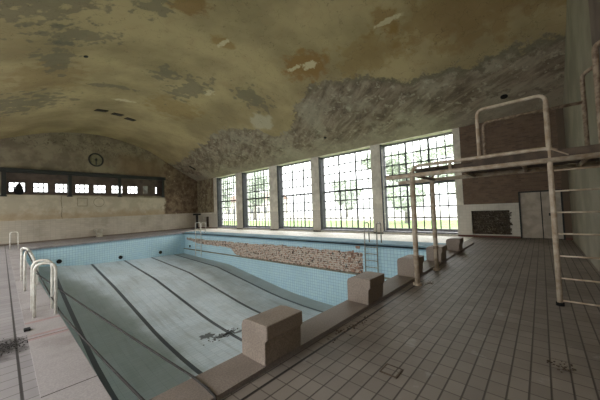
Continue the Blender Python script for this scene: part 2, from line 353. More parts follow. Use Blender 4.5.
M_steel = simple('white_painted_rail', S(206, 202, 194), S(182, 176, 166), 12, .35)
M_dark = simple('dark_steel', S(34, 36, 34), S(26, 26, 25), 10, .6)
M_black = simple('black_void', S(14, 12, 10), S(10, 9, 8), 10, .9)
M_frame = simple('grey_window_paint', S(116, 116, 122), S(92, 90, 94), 8, .55)
M_bar = simple('dark_glazing_bar', S(52, 55, 57), S(40, 42, 44), 8, .5)
M_lin = simple('dark_reveal_paint', S(40, 40, 46), S(32, 32, 36), 6, .6)
M_plank = simple('old_planks', S(84, 71, 60), S(60, 50, 42), 5, .85)
M_near = simple('grey_green_plaster', S(120, 113, 97), S(102, 96, 82), .8, .9)
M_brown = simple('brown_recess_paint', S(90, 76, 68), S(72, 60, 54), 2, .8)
M_door = simple('door_paint', S(164, 154, 142), S(142, 132, 120), 2.5, .7)
M_rope = simple('dark_rope', S(48, 44, 42), S(36, 33, 32), 30, .8)

def glass():
    q = N('dusty_glass'); n, l = q.n, q.l
    t = n.new('ShaderNodeBsdfTransparent'); t.inputs[0].default_value = (.93, .96, .95, 1)
    g = n.new('ShaderNodeBsdfGlossy'); g.inputs['Roughness'].default_value = .03; g.inputs[0].default_value = (.9, .9, .9, 1)
    tr = n.new('ShaderNodeBsdfTranslucent'); tr.inputs[0].default_value = (.85, .88, .86, 1)
    m1 = n.new('ShaderNodeMixShader'); m1.inputs[0].default_value = .05; l.new(t.outputs[0], m1.inputs[1]); l.new(g.outputs[0], m1.inputs[2])
    m2 = n.new('ShaderNodeMixShader'); q.put(m2.inputs[0], q.M('ADD', .0, q.M('MULTIPLY', q.noise(2.5, 4), .06)))
    l.new(m1.outputs[0], m2.inputs[1]); l.new(tr.outputs[0], m2.inputs[2]); l.new(m2.outputs[0], q.out.inputs[0]); return q.m
M_glass = glass()

# ---------------------------------------------------------------- structure
# vaulted ceiling
bm = bmesh.new(); xs = np.linspace(LX, WX, 49); ys = np.linspace(NY - .05, 31.2, 30)
g = [[bm.verts.new((x, y, vault(x))) for y in ys] for x in xs]
for i in range(len(xs) - 1):
    for j in range(len(ys) - 1): bm.faces.new((g[i][j], g[i + 1][j], g[i + 1][j + 1], g[i][j + 1]))
o = link('ceiling', bm, M_ceil, smooth=True, kind='structure')
# near end wall
bm = bmesh.new(); poly(bm, [(x, NY, 0) for x in (LX, WX)] + [(x, NY, vault(x) + .02) for x in xs[::-1]])
link('wall_near', bm, M_near, kind='structure')
# thin dark brown panel high on the near wall beside the platform
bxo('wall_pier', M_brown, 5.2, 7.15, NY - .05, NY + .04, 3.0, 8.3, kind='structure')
# left wall
bm = bmesh.new(); box(bm, LX - .3, LX, NY, fwy(LX), 0, .8); box(bm, LX - .3, LX, NY, fwy(LX), 5.0, 5.7)
le = [NY] + [v for w_ in ADDED_WIN for v in w_] + [fwy(LX)]
for k in range(0, len(le), 2): box(bm, LX - .3, LX, le[k], le[k + 1], .8, 5.0)
link('wall_left', bm, M_near, kind='structure')
# far gable wall with the long gallery opening
bm = bmesh.new(); cols = sorted(set([round(float(v), 3) for v in np.linspace(LX, WX + .05, 33)] + [-.02, 11.3]))
def quad(x0, x1, z0, z1, z2=None, off=0.0):
    poly(bm, [fwp(x0, z0, off), fwp(x1, z0, off), fwp(x1, z1 if z2 is None else z2, off), fwp(x0, z1, off)])
for a, b in zip(cols, cols[1:]):
    va, vb = (vault(min(a, WX)) + .25) / (1 + .0072 * a), (vault(min(b, WX)) + .25) / (1 + .0072 * b)
    quad(a, b, 0, 3.38); quad(a, b, 5.1, va, vb)
    if b <= -.01 or a >= 11.29: quad(a, b, 3.38, 5.1)
link('wall_far', bm, M_far, kind='structure')
# recess behind the opening, pierced by small windows
GW = [(.25, 1.11, 1), (1.46, 2.32, 1), (2.66, 3.45, 1), (3.9, 4.86, 1), (5.15, 6.1, 1), (6.5, 7.47, 1), (7.83, 8.81, 1), (10.5, 10.76, 0)]
RO = -.3; Z0, Z1 = 3.56, 4.28
bm = bmesh.new(); edges = [-.02] + [v for a, b, _ in GW for v in (a, b)] + [11.3]
for k, (a, b) in enumerate(zip(edges, edges[1:])):
    if k % 2: quad(a, b, 3.3, Z0, off=RO); quad(a, b, Z1, 5.2, off=RO)
    else: quad(a, b, 3.3, 5.2, off=RO)
for p in ([fwp(-.02, 3.38), fwp(11.3, 3.38), fwp(11.3, 3.38, RO), fwp(-.02, 3.38, RO)], [fwp(-.02, 5.1), fwp(11.3, 5.1), fwp(11.3, 5.1, RO), fwp(-.02, 5.1, RO)],
          [fwp(-.02, 3.38), fwp(-.02, 5.1), fwp(-.02, 5.1, RO), fwp(-.02, 3.38, RO)], [fwp(11.3, 3.38), fwp(11.3, 5.1), fwp(11.3, 5.1, RO), fwp(11.3, 3.38, RO)]): poly(bm, p)
link('wall_gallery', bm, M_brown, kind='structure')
def fbox(bm, x0, x1, z0, z1, o0, o1, ref=None):
    vs = [bm.verts.new(Vector(fwp(x, z, o)) - Vector(ref or (0, 0, 0))) for x in (x0, x1) for o in (o0, o1) for z in (z0, z1)]
    for f in ((0, 1, 3, 2), (4, 6, 7, 5), (0, 4, 5, 1), (2, 3, 7, 6), (0, 2, 6, 4), (1, 5, 7, 3)): bm.faces.new([vs[i] for i in f])
wn = 6
for a, b, grid in GW:
    ref = fwp(a, Z0, RO); e = empty('window_%d' % wn, ref); e['kind'] = 'structure'; wn += 1
    bm = bmesh.new(); t = .05
    for r in ((a, a + t, Z0, Z1), (b - t, b, Z0, Z1), (a, b, Z0, Z0 + t), (a, b, Z1 - t, Z1)): fbox(bm, *r, RO - .08, RO + .03, ref)
    link('window_frame', bm, M_dark, e)
    if grid:
        bm = bmesh.new()
        for k in (1, 2): x = a + (b - a) * k / 3; fbox(bm, x - .03, x + .03, Z0, Z1, RO - .05, RO, ref)
        z = (Z0 + Z1) / 2; fbox(bm, a, b, z - .028, z + .028, RO - .05, RO, ref)
        link('glazing_bars', bm, M_dark, e)
    bm = bmesh.new(); fbox(bm, a + .01, b - .01, Z0 + .01, Z1 - .01, RO - .04, RO - .03, ref); link('glass_pane', bm, M_glass, e)

# window wall: piers, lintel, sill, end pieces
pe = [2.0] + [v for w_ in WIN for v in w_] + [27.0]
XO = WX + .75
for k in range(0, len(pe), 2):
    a, b = pe[k], pe[k + 1]
    if k == 0: a = 2.93
    if k == 10: b = 27.0
    bxo('wall_pier', M_side, WX, XO, a, b, 0, 5.8, kind='structure')
bxo('wall_lintel', M_side, WX + .002, XO, 3.25, 26.2, ZH + .03, 5.8, kind='structure')
bxo('wall_sill', M_deckW, WX + .0, XO, 3.25, 26.2, -.3, .1, kind='structure')
# far end of the window wall with a low niche
bm = bmesh.new()
box(bm, WX, XO, 27.0, 27.95, 0, 5.8); box(bm, WX, XO, 29.3, 31.2, 0, 5.8); box(bm, WX, XO, 27.95, 29.3, 1.3, 5.8); box(bm, WX, XO, 27.95, 29.3, -.1, .1)
link('wall_right_far', bm, M_side, kind='structure')
M_rub = N('rough_rubble'); _n = M_rub.noise(9, 7, .72)
M_rub = M_rub.done(M_rub.mix(M_rub.step(_n, .42, .6), S(66, 58, 50), M_rub.mix(M_rub.step(M_rub.noise(22, 4), .55, .62), S(78, 70, 60), S(128, 120, 108))), .95, _n, 1.0, .08, spec=.1)
bxo('wall_niche', M_rub, WX + .45, WX + .6, 27.9, 29.4, 0, 1.4, kind='structure')
# near end: brick above, tile foot, broken niche, double door
NA, NB, NZ0, NZ1 = 1.12, 2.62, .14, 1.28
DA, DB, DZ = -.66, .77, 2.1
bm = bmesh.new()
box(bm, WX, XO, 2.62, 2.93, 0, 5.8); box(bm, WX, XO, NA, NB, NZ1, 5.8); box(bm, WX, XO, NA, NB, -.1, NZ0); box(bm, WX, XO, DB, NA, 0, 5.8)
box(bm, WX, XO, DA, DB, DZ, 5.8); box(bm, WX, XO, NY - .1, DA, 0, 5.8)
link('wall_right_near', bm, M_side, kind='structure')
# broken face of the niche
bm = bmesh.new(); nu, nv = 30, 24; rnd = random.Random(3)
gr = [[bm.verts.new((WX + .13 + rnd.uniform(-.035, .035), NA - .03 + (NB - NA + .06) * i / nu, NZ0 - .05 + (NZ1 - NZ0 + .1) * j / nv)) for j in range(nv + 1)] for i in range(nu + 1)]
for i in range(nu):
    for j in range(nv): bm.faces.new((gr[i][j], gr[i + 1][j], gr[i + 1][j + 1], gr[i][j + 1]))
link('wall_niche', bm, M_rub, kind='structure')
# ragged mortar remains on the niche's right edge
bm = bmesh.new()
for k in range(16):
    z = NZ0 + .02 + k * .07; y = NA + rnd.uniform(-.10, .03); s = rnd.uniform(.04, .08)
    box(bm, WX - .012, WX + .05, y, y + s * 1.6, z, z + s)
link('trim_1', bm, M_rub, kind='structure')
# door
d = empty('door_1', (WX, 0, 0)); d['kind'] = 'structure'; of = (WX, 0, 0)
bm = bmesh.new()
box(bm, WX - .02, WX + .15, DB - .05, DB, 0, DZ, of); box(bm, WX - .02, WX + .15, DA, DA + .05, 0, DZ, of); box(bm, WX - .02, WX + .15, DA, DB, DZ - .05, DZ, of)
link('door_frame', bm, M_dark, d)
for a, b in ((DB - .05, .02), (.01, DA + .05)):
    lo, hi = min(a, b), max(a, b)
    lf = bxo('door_leaf', M_door, WX + .04, WX + .09, lo + .006, hi - .006, .03, DZ - .06, d, of)
bxo('meeting_strip', M_dark, WX + .025, WX + .045, .0, .03, .03, DZ - .06, d, of)
bm = bmesh.new(); box(bm, WX - .02, WX + .04, -.30, -.20, 1.0, 1.12, of, .01); link('door_handle', bm, M_dark, d)
bxo('wall_behind_door', M_dark, WX + .2, WX + .25, -.87, .9, 0, 2.3, kind='structure')

# big windows
COLS = 9
def big_window(i, a, b):
    e = empty('window_%d' % i, (WX, a, ZS)); e['kind'] = 'structure'; of = (WX, a, ZS); X = WX + .6
    bm = bmesh.new(); f = .07
    box(bm, X - .06, X + .08, a, a + f, ZS - .1, ZH + .03, of); box(bm, X - .06, X + .08, b - f, b, ZS - .1, ZH + .03, of)
    box(bm, X - .06, X + .08, a, b, ZH - f, ZH + .03, of)
    link('window_frame', bm, M_frame, e)
    bm = bmesh.new(); box(bm, X - .1, X + .08, a, b, ZS - .1, ZS + .12, of, .01); box(bm, WX - .02, X, a, b, ZS - .1, ZS - .02, of); link('window_sill', bm, M_frame, e)
    bm = bmesh.new(); box(bm, WX + .04, X - .05, b - .05, b, ZS - .02, ZH, of); link('reveal_lining', bm, M_lin, e)
    bm = bmesh.new(); box(bm, X - .05, X + .05, a, b, 2.84, 2.96, of); link('transom', bm, M_bar, e)
    bm = bmesh.new(); ga, gb = a + f, b - f
    for k in range(1, COLS):
        y = ga + (gb - ga) * k / COLS; h = .05 if k % 3 == 0 else .028
        box(bm, X - (.045 if k % 3 == 0 else .02), X + .02, y - h, y + h, ZS + .1, ZH - f, of)
    for z0, z1 in ((ZS + .12, 2.86), (2.94, ZH - f)):
        for k in range(1, 4):
            z = z0 + (z1 - z0) * k / 4; box(bm, X - .025, X + .02, ga, gb, z - .036, z + .036, of)
    link('glazing_bars', bm, M_bar, e)
    bxo('glass_pane', M_glass, X - .004, X + .004, ga, gb, ZS + .1, ZH - f, e, of)
    bm = bmesh.new(); tube(bm, [(WX + .12, b - .1, ZS), (WX + .12, b - .1, ZH - .3)], .022, 8, of)
    for z in (1.2, 2.6, 4.2): box(bm, WX + .09, WX + .15, b - .13, b - .04, z, z + .05, of)
    link('winding_rod', bm, M_steel if i == 1 else M_dark, e)
for i, (a, b) in enumerate(WIN): big_window(i + 1, a, b)

wn = 14  # added left-wall windows, out of view, letting in extra daylight
for a, b in ADDED_WIN:
    loc = (LX, a, .8); e = empty('window_%d' % wn, loc); e['kind'] = 'structure'; wn += 1
    bm = bmesh.new()
    for r in ((a, a + .07, .8, 5), (b - .07, b, .8, 5), (a, b, .8, .88), (a, b, 4.92, 5)): box(bm, LX - .25, LX - .1, r[0], r[1], r[2], r[3], loc)
    link('window_frame', bm, M_frame, e); bm = bmesh.new()
    for k in range(1, 8): y = a + (b - a) * k / 8; box(bm, LX - .2, LX - .16, y - .014, y + .014, .85, 4.95, loc)
    for k in range(1, 8): z = .8 + 4.2 * k / 8; box(bm, LX - .2, LX - .16, a, b, z - .014, z + .014, loc)
    link('glazing_bars', bm, M_bar, e)
    bxo('glass_pane', M_glass, LX - .185, LX - .18, a + .05, b - .05, .85, 4.95, e, loc)
# decks around the pool
def slab(name, mat, pts, z=0.0, t=.12):
    bm = bmesh.new(); f = poly(bm, [(x, y, z) for x, y in pts]); r = bmesh.ops.extrude_face_region(bm, geom=[f])
    bmesh.ops.translate(bm, verts=[v for v in r['geom'] if isinstance(v, bmesh.types.BMVert)], vec=(0, 0, -t))
    return link(name, bm, mat, kind='structure')
slab('floor', M_deck, [(.24, NY - .1), (WX + .2, NY - .1), (WX + .2, 2.14), (.24, 2.14)])
slab('floor_left', M_deckL, [(LX - .1, NY - .1), (.24, NY - .1), (.24, fwy(.24)), (LX - .1, fwy(LX))])
slab('floor_window_side', M_deckW, [(PR, 2.56), (WX + .1, 2.56), (WX + .1, fwy(WX)), (PR, pfar(PR))])
slab('floor_kerb_end', M_deck, [(12.95, 2.14), (WX + .1, 2.14), (WX + .1, 2.56), (12.95, 2.56)])
slab('floor_far', M_deckL, [(.24, pfar(.24)), (PR, pfar(PR)), (WX, fwy(WX)), (.24, fwy(.24) + .05)])
# coping
slab('pool_coping', M_cop, [(.24, 2.14), (PL, 2.14), (PL, pfar(PL)), (.24, pfar(.24))], .012, .06)
bm = bmesh.new(); prism(bm, [(2.16, -.1), (2.16, .025), (2.14, .03), (2.14, .05), (2.55, .05), (PN + .01, .04), (PN + .01, -.1)], PL, 12.95, lambda u, v, a: (a, u, v))
link('pool_kerb', bm, M_kerb, kind='structure')
bm = bmesh.new()
for a, b in ((PL - .0, PR + .12),):
    poly(bm, [(a, pfar(a) - .03, .015), (b, pfar(b) - .03, .015), (b, pfar(b) + .28, .015), (a, pfar(a) + .28, .015)])
    poly(bm, [(a, pfar(a) - .03, .015), (b, pfar(b) - .03, .015), (b, pfar(b) - .03, -.06), (a, pfar(a) - .03, -.06)])
link('pool_coping', bm, M_cop, kind='structure')
M_cb = deck_mat('bluish_coping_tiles', S(124, 146, 157), S(116, 138, 149), S(100, 122, 134), .15, .15, 0, 0, .005, S(70, 84, 90), .4, .95)
slab('pool_coping', M_cb, [(PR - .02, 2.56), (PR + 1.25, 2.56), (PR + 1.25, pfar(PR) + .2), (PR - .02, pfar(PR) + .2)], .012, .06)

# pool shell
xsf = [PL, 1.45, 3.66, 5.64, 7.58, 9.3, PR]; zff = [-1.05, -1.12, -1.46, -1.58, -1.72, -1.8, -1.9]
def floor_z(x, y):
    zf = float(np.interp(x, xsf, zff)); yf = pfar(x)
    return float(np.interp(y, [2.5, 8.3, 9.2, 10.6, 11.6, 16.8, 17.15, yf], [-3.2, -3.2, -3.17, -3.07, -2.96, -2.18, -2.13, zf]))
bm = bmesh.new(); nx = 24; ny = 130; gg = []
for i in range(nx + 1):
    x = PL + (PR - PL) * i / nx; yf = pfar(x); gg.append([bm.verts.new((x, 2.5 + (yf - 2.5) * j / ny, floor_z(x, 2.5 + (yf - 2.5) * j / ny))) for j in range(ny + 1)])
for i in range(nx):
    for j in range(ny): bm.faces.new((gg[i][j], gg[i + 1][j], gg[i + 1][j + 1], gg[i][j + 1]))
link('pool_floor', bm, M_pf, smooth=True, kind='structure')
bm = bmesh.new(); poly(bm, [(PL, pfar(PL), -3.4), (PR, pfar(PR), -3.4), (PR, pfar(PR), 0), (PL, pfar(PL), 0)]); link('pool_wall_far', bm, M_pwx, kind='structure')
bm = bmesh.new(); poly(bm, [(PL, 2.5, -3.4), (PL, pfar(PL), -3.4), (PL, pfar(PL), 0), (PL, 2.5, 0)]); link('pool_wall_left', bm, M_pwy, kind='structure')
bm = bmesh.new(); poly(bm, [(PL, PN, -3.4), (PR, PN, -3.4), (PR, PN, 0), (PL, PN, 0)]); link('pool_wall_near', bm, M_pwx, kind='structure')
# window side wall: face, ledge, lower wall
bm = bmesh.new(); n = 160
for k in range(n):
    a = 2.5 + (pfar(PR) - 2.5) * k / n; b = 2.5 + (pfar(PR) - 2.5) * (k + 1) / n
    poly(bm, [(PR, a, -1.5), (PR, b, -1.5), (PR, b, 0), (PR, a, 0)])
bmesh.ops.remove_doubles(bm, verts=bm.verts[:], dist=.001)
link('pool_wall_right', bm, M_pwb, kind='structure')
bm = bmesh.new(); yf = pfar(PR)
box(bm, PR - .09, PR + .05, 2.5, yf - .02, -3.4, -1.46); link('pool_wall_lower', bm, M_pwy, kind='structure')
bxo('pool_ledge', simple('ledge_concrete', S(128, 126, 112), S(96, 92, 80), 5, .8), PR - .12, PR + .05, 2.5, yf - .03, -1.49, -1.43, kind='structure')
# torn brick stump beside the near ladder
bm = bmesh.new(); rnd = random.Random(5)
for k in range(26):
    y = rnd.uniform(6.28, 6.95); z = rnd.uniform(-1.40, -.38 if y > 6.5 else -.1); s = rnd.uniform(.05, .11)
    box(bm, PR - rnd.uniform(.02, .09), PR + .03, y, y + s * 1.7, z - s, z)
link('trim_2', bm, simple('torn_brick', S(166, 132, 114), S(116, 92, 80), 9, .9), kind='structure')

# ---------------------------------------------------------------- starting blocks
BPROF = [(2.14, .05), (2.14, .29), (2.10, .31), (2.10, .455), (2.36, .455), (2.46, .445), (2.51, .42), (2.53, .37), (2.53, .05)]
bl = ['nearest and largest stone starting block on the pool kerb', 'second stone starting block from the camera along the kerb',
      'middle stone starting block, partly hidden behind the nearer white platform post', 'stone starting block beside the farther white platform post, fourth from the camera',
      'farthest and smallest stone starting block, near the corner by the windows']
for k, x in enumerate((2.04, 4.2, 6.32, 8.4, 10.55)):
    bm = bmesh.new(); prism(bm, [(u - 2.33, v - .05) for u, v in BPROF], -.27, .27, lambda u, v, a: (a, u, v))
    bmesh.ops.bevel(bm, geom=[e for e in bm.edges], offset=.008, segments=1, affect='EDGES')
    o = link('starting_block', bm, M_block); o.location = (x, 2.33, .05); tag(o, bl[k], 'starting block', 'starting blocks on the pool kerb')

# ---------------------------------------------------------------- diving platform
P = empty('diving_platform', (5.75, 1.97, 0)); of = (5.75, 1.97, 0)
tag(P, 'tall white tubular steel diving platform with railings and a ladder over the brown deck', 'diving platform')
def pt(name, pts, r, mat=M_rust, rnd=0, seg=12): return tubeo(name, mat, pts, r, P, of, rnd, seg)
for x, y in ((5.69, 1.97), (7.24, 2.02)):
    p = pt('post', [(x, y, 0.0), (x, y, 2.22)], .05, seg=14)
    bm = bmesh.new(); tube(bm, [(x, y, 0.0), (x, y, .045)], .085, 14, of); link('foot_collar', bm, M_rust, p).parent = p
    bm = bmesh.new(); tube(bm, [(x, y, .52), (x, y, .60)], .062, 14, of); link('repair_sleeve', bm, M_dull, p)
for x, y in ((5.75, 2.54), (7.2, 2.85)): pt('side_rail', [(x, y, 2.25), (x, NY + .02, 2.25)], .045, M_rust)
for y in (1.95, 1.1, .2, -.55): pt('cross_member', [(5.75, y, 2.25), (7.2, y, 2.25)], .035, M_dull)
bm = bmesh.new()
for k in range(5): box(bm, 5.78 + k * .28, 5.78 + k * .28 + .27, NY + .03, 1.25, 2.30, 2.36, of)
link('deck_planks', bm, M_plank, P)
bxo('fascia_board', M_plank, 5.72, 5.77, NY + .03, .9, 2.285, 2.40, P, of)
bm = bmesh.new(); box(bm, 6.05, 6.55, .6, 2.05, 2.37, 2.42, of, .008); link('spring_board', bm, M_plank, P)
pt('edge_rail', [(5.75, 2.02, 2.27), (5.75, 1.92, 2.44), (5.75, -.12, 2.44), (5.75, -.34, 2.30)], .032, M_rust, .09)
pt('edge_rail', [(7.2, 2.02, 2.27), (7.2, 1.96, 2.40), (7.2, -.6, 2.40), (7.2, -.75, 2.27)], .032, M_dull, .09)
pt('rail_strut', [(5.75, 1.27, 2.26), (5.75, 1.27, 2.44)], .028)
pt('bent_bracket', [(7.2, 1.75, 2.4), (7.2, 1.86, 2.62)], .018, M_dull)
pt('guard_rail', [(5.75, .79, 2.22), (5.75, .79, 3.30), (5.75, -.13, 3.30), (5.75, -.13, 3.1)], .029, M_rust, .12)
pt('guard_rail', [(7.2, .88, 2.25), (7.2, .88, 3.42), (7.2, -.69, 3.42)], .03, M_dull, .12)
pt('hand_rail', [(7.2, -.68, 2.25), (7.2, -.68, 3.93), (7.0, -.80, 3.95)], .034, M_dull, .1)
lad = [(-.13, 3.1), (-.69, 3.84)]
pt('ladder_stile', [(5.75, -.13, 0.03), (5.75, -.13, 3.15)], .036, M_rust)
pt('ladder_stile', [(5.75, -.69, 0.03), (5.75, -.69, 3.86), (5.75, -.8, 3.88)], .036, M_dull, .1)
for z in (.08, .42, .76, 1.10, 1.43, 1.76, 2.08):
    pt('rung', [(5.75, -.13, z), (5.75, -.69, z)], .013, M_rust, seg=8)
bm = bmesh.new(); tube(bm, [(5.75, -.13, 0), (5.75, -.13, .05)], .05, 10, of); link('rubber_foot', bm, M_black, P)
bm = bmesh.new(); tube(bm, [(5.75, -.69, 0), (5.75, -.69, .05)], .05, 10, of); link('rubber_foot', bm, M_black, P)

# ---------------------------------------------------------------- pool ladders and grab rails
def grab(loc, hoops, label, depth, mat=M_steel, r=.024):
    e = empty('pool_ladder', loc); tag(e, label, 'pool ladder', None)
    for pts in hoops: tubeo('hoop', mat, pts, r, e, loc, .13)
    return e
L1 = grab((.36, 6.45, .012), [[(.36, y, .0), (.36, y, .88), (.61, y - .1, .88), (.61, y - .1, .0)] for y in (6.25, 6.72)], 'nearest white tubular pool ladder, two arched hoops on the left coping', 1)
L2 = grab((.35, 9.4, .012), [[(.35, 8.75, .0), (.35, 8.75, .88), (.45, 9.2, .88), (.58, 9.25, .5), (.58, 9.25, .0)], [(.35, 10.35, .0), (.35, 10.35, .88), (.45, 9.9, .88), (.58, 9.85, .5), (.58, 9.85, .0)]], 'second white pool ladder on the left coping, beyond the nearest arched one', 1)
L3 = grab((.32, 21.9, .012), [[(.30, 22.3, .0), (.30, 22.3, .98), (.62, 22.3, .98), (.62, 22.3, .0)]], 'small white hoop handrail at the far left corner of the pool', 1)
def ladder_wall(y0, y1, zt, zb, label, mat):
    loc = (PR, (y0 + y1) / 2, 0); e = empty('pool_ladder', loc); tag(e, label, 'pool ladder')
    for y in (y0, y1): tubeo('stile', mat, [(PR + .3, y, .0), (PR + .3, y, zt), (PR - .12, y, zt), (PR - .16, y, zb)], .026, e, loc, .1)
    z = -.15
    while z > zb: tubeo('rung', mat, [(PR - .13, y0, z), (PR - .13, y1, z)], .018, e, loc, seg=8); z -= .3
ladder_wall(5.48, 6.08, .93, -1.40, 'grey steel pool ladder on the window side beside the torn end of the brick strip', simple('grey_ladder_steel', S(150, 146, 136), S(104, 98, 88), 14, .5))
ladder_wall(21.15, 22.1, .88, -1.9, 'white pool ladder in the far corner near the niche', M_steel)

# ---------------------------------------------------------------- ropes
def sag(a, b, s, n=24):
    a, b = Vector(a), Vector(b); return [a.lerp(b, k / n) + Vector((0, 0, -s * 4 * (k / n) * (1 - k / n))) for k in range(n + 1)]
o = rebase(tubeo('rope', M_rope, sag((.38, 8.75, .9), (.66, 6.02, .05), .03) + sag((.66, 6.02, .05), (.80, 2.50, .065), .02)[1:], .012, seg=6), (.38, 8.75, .9))
tag(o, 'dark cable running from the second pool ladder down along the left coping edge', 'cable')
o = rebase(tubeo('rope', M_rope, sag((.42, 8.62, .52), (1.22, 2.50, .065), .02) + [Vector((1.22, 2.3, .063)), Vector((1.21, 2.13, .06)), Vector((1.2, 2.1, .015))], .011, seg=6), (.42, 8.62, .52))
o.name = 'rope'; tag(o, 'dark taut cable crossing above the pool floor to the near kerb', 'cable')

# ---------------------------------------------------------------- gallery beam and posts
ref = fwp(0, 5.0); bm = bmesh.new(); fbox(bm, -.15, 11.45, 4.88, 5.14, .02, .3, ref); fbox(bm, -.15, 11.45, 5.10, 5.15, .0, .36, ref)
o = link('steel_beam', bm, M_dark); o.location = ref; tag(o, 'long black steel beam above the row of small gallery windows', 'beam')
cl = ['black steel post at the left end of the gallery opening', 'black steel post between the third and fourth small gallery windows', 'black steel post crossing the sixth small gallery window', 'black steel post at the right end of the gallery opening']
for k, x in enumerate((.05, 3.52, 7.08, 11.22)):
    ref = fwp(x, 3.28); bm = bmesh.new(); fbox(bm, x - .11, x + .11, 3.28, 4.87, .06, .24, ref); fbox(bm, x - .16, x + .16, 3.25, 3.33, .02, .26, ref)
    o = link('steel_post', bm, M_dark); o.location = ref; tag(o, cl[k], 'post', 'steel posts of the gallery')
# pale square and dark board leaning in the gallery
ref = fwp(.75, 3.4, .0 + RO + .1); bm = bmesh.new()
bmesh.ops.create_icosphere(bm, subdivisions=3, radius=1)
for v in bm.verts:
    v.co = Vector((v.co.x * .24, v.co.y * .08, v.co.z * .42 + .42)); v.co.x *= 1.25 - .75 * v.co.z / .85; v.co += Vector([random.uniform(-.015, .015) for _ in range(3)])
o = link('cloth_heap', bm, M_black, smooth=True); o.location = (ref[0] + .02, ref[1] - .12, 3.385); tag(o, 'dark rounded heap in front of the leftmost small gallery window', 'heap')
ref = fwp(9.55, 3.62, RO + .03); bm = bmesh.new(); fbox(bm, 9.3, 9.75, 3.6, 4.3, RO + .01, RO + .05, ref)
o = link('wall_panel', bm, simple('pale_panel', S(150, 148, 144), S(100, 92, 88), 3, .3)); o.location = ref; tag(o, 'pale scuffed panel on the gallery wall right of the seventh small window', 'panel')

# wall clock ring
c = Vector(fwp(5.3, 6.28, .05)); e = empty('wall_clock', c); tag(e, 'round black wall clock ring on the far gable above the gallery', 'clock')
ang = math.atan(.256)
def ringpts(r, k=40): return [(c.x + r * math.cos(a) * math.cos(ang), c.y + r * math.cos(a) * math.sin(ang), c.z + r * math.sin(a)) for a in [2 * math.pi * j / k for j in range(k + 1)]]
bm = bmesh.new(); tube(bm, ringpts(.52), .055, 8, c); link('rim', bm, M_dark, e, True)
bm = bmesh.new(); poly(bm, [Vector(p) - c + Vector((0, .03, 0)) for p in ringpts(.50)[:-1]]); link('face', bm, simple('clock_face', S(112, 106, 86), S(98, 92, 72), 4, .9), e)
bm = bmesh.new(); tube(bm, [(c.x, c.y - .02, c.z + .16), (c.x, c.y - .02, c.z - .42)], .035, 6, c); link('hand', bm, M_dark, e)
bm = bmesh.new(); tube(bm, [(c.x, c.y + .03, c.z), (c.x, c.y - .05, c.z)], .09, 12, c); link('hub', bm, M_dark, e)

# pale box standing at the far wall
ref = fwp(5.43, 0, .3); bm = bmesh.new(); box(bm, -.2, .2, -.2, .2, 0, .52, bev=.02)
box(bm, -.3, .3, -.25, .25, .52, .70, bev=.015)
o = link('concrete_block', bm, simple('pale_concrete', S(162, 156, 142), S(134, 126, 112), 4, .8)); o.location = (ref[0], ref[1] - .05, .0); tag(o, 'small pale concrete block with a slab top standing against the far wall', 'concrete block')
# dark iron stand in the far corner
e = empty('iron_stand', (14.95, 29.4, 0)); tag(e, 'dark iron stand with a crossbar in the far corner, left of the low niche', 'stand')
bxo('stand_column', M_dark, -.12, .12, -.06, .06, 0, 1.5, e); bxo('crossbar', M_dark, -.42, .42, -.1, .1, 1.5, 1.7, e); bxo('stand_foot', M_dark, -.25, .25, -.2, .2, 0, .05, e)

# water inlets
il = ['round black water inlet in the far pool wall, leftmost near the ladder', 'round black water inlet in the middle of the far pool wall', 'round black water inlet at the right part of the far pool wall']
for k, (x, z) in enumerate(((2.35, -.98), (5.8, -1.33), (8.85, -1.45))):
    bm = bmesh.new(); y = pfar(x); tube(bm, [(0, .02, 0), (0, -.06, 0)], .13, 16); 
    o = link('water_inlet', bm, M_black); o.location = (x, y, z); tag(o, il[k], 'water inlet', 'round inlets in the far pool wall')
bm = bmesh.new(); tube(bm, [(.02, 0, 0), (-.05, 0, 0)], .1, 14); o = link('water_inlet', bm, M_black); o.location = (PR, 23.4, -1.2); tag(o, 'round black water inlet in the window side pool wall near the far corner', 'water inlet')

# ceiling holes
def on_vault(x): 
    s = (vault(x + .05) - vault(x - .05)) / .1; return vault(x), math.atan(s)
vl = ['left dark slot of the three ceiling vents over the far end', 'middle dark slot of the three ceiling vents over the far end', 'right dark slot of the three ceiling vents over the far end']
for k, (x, y) in enumerate(((4.27, 20.9), (5.27, 21.35), (6.2, 21.9))):
    z, an = on_vault(x); e = empty('ceiling_vent', (x, y, z)); e.rotation_euler = (0, -an, .25); tag(e, vl[k], 'vent', 'slot vents in the vault')
    bxo('opening', M_black, -.32, .32, -.22, .22, -.03, .0, e)
    for q_ in (-.12, .05): bxo('slat', M_plank, -.33, .33, q_, q_ + .03, -.05, -.02, e)
hl = ['round black hole in the vault above the brick wall', 'round black hole in the vault above the fourth large window', 'small black hole at the top left of the vault']
for k, (x, y, r) in enumerate(((14.18, .94, .13), (13.87, 10.1, .09), (2.2, 13.2, .08))):
    z, an = on_vault(x); bm = bmesh.new(); tube(bm, [(0, 0, 0), (0, 0, -.03)], r, 14)
    o = link('ceiling_hole', bm, M_black); o.location = (x, y, z); o.rotation_euler = (0, -an, 0); tag(o, hl[k], 'hole')
z, an = on_vault(13.3); bm = bmesh.new(); box(bm, -.35, .35, -.12, .12, -.04, 0); o = link('ceiling_vent', bm, M_black); o.location = (13.3, 26.9, z); o.rotation_euler = (0, -an, 0); tag(o, 'dark slanted slot low in the vault near the far right corner', 'vent')

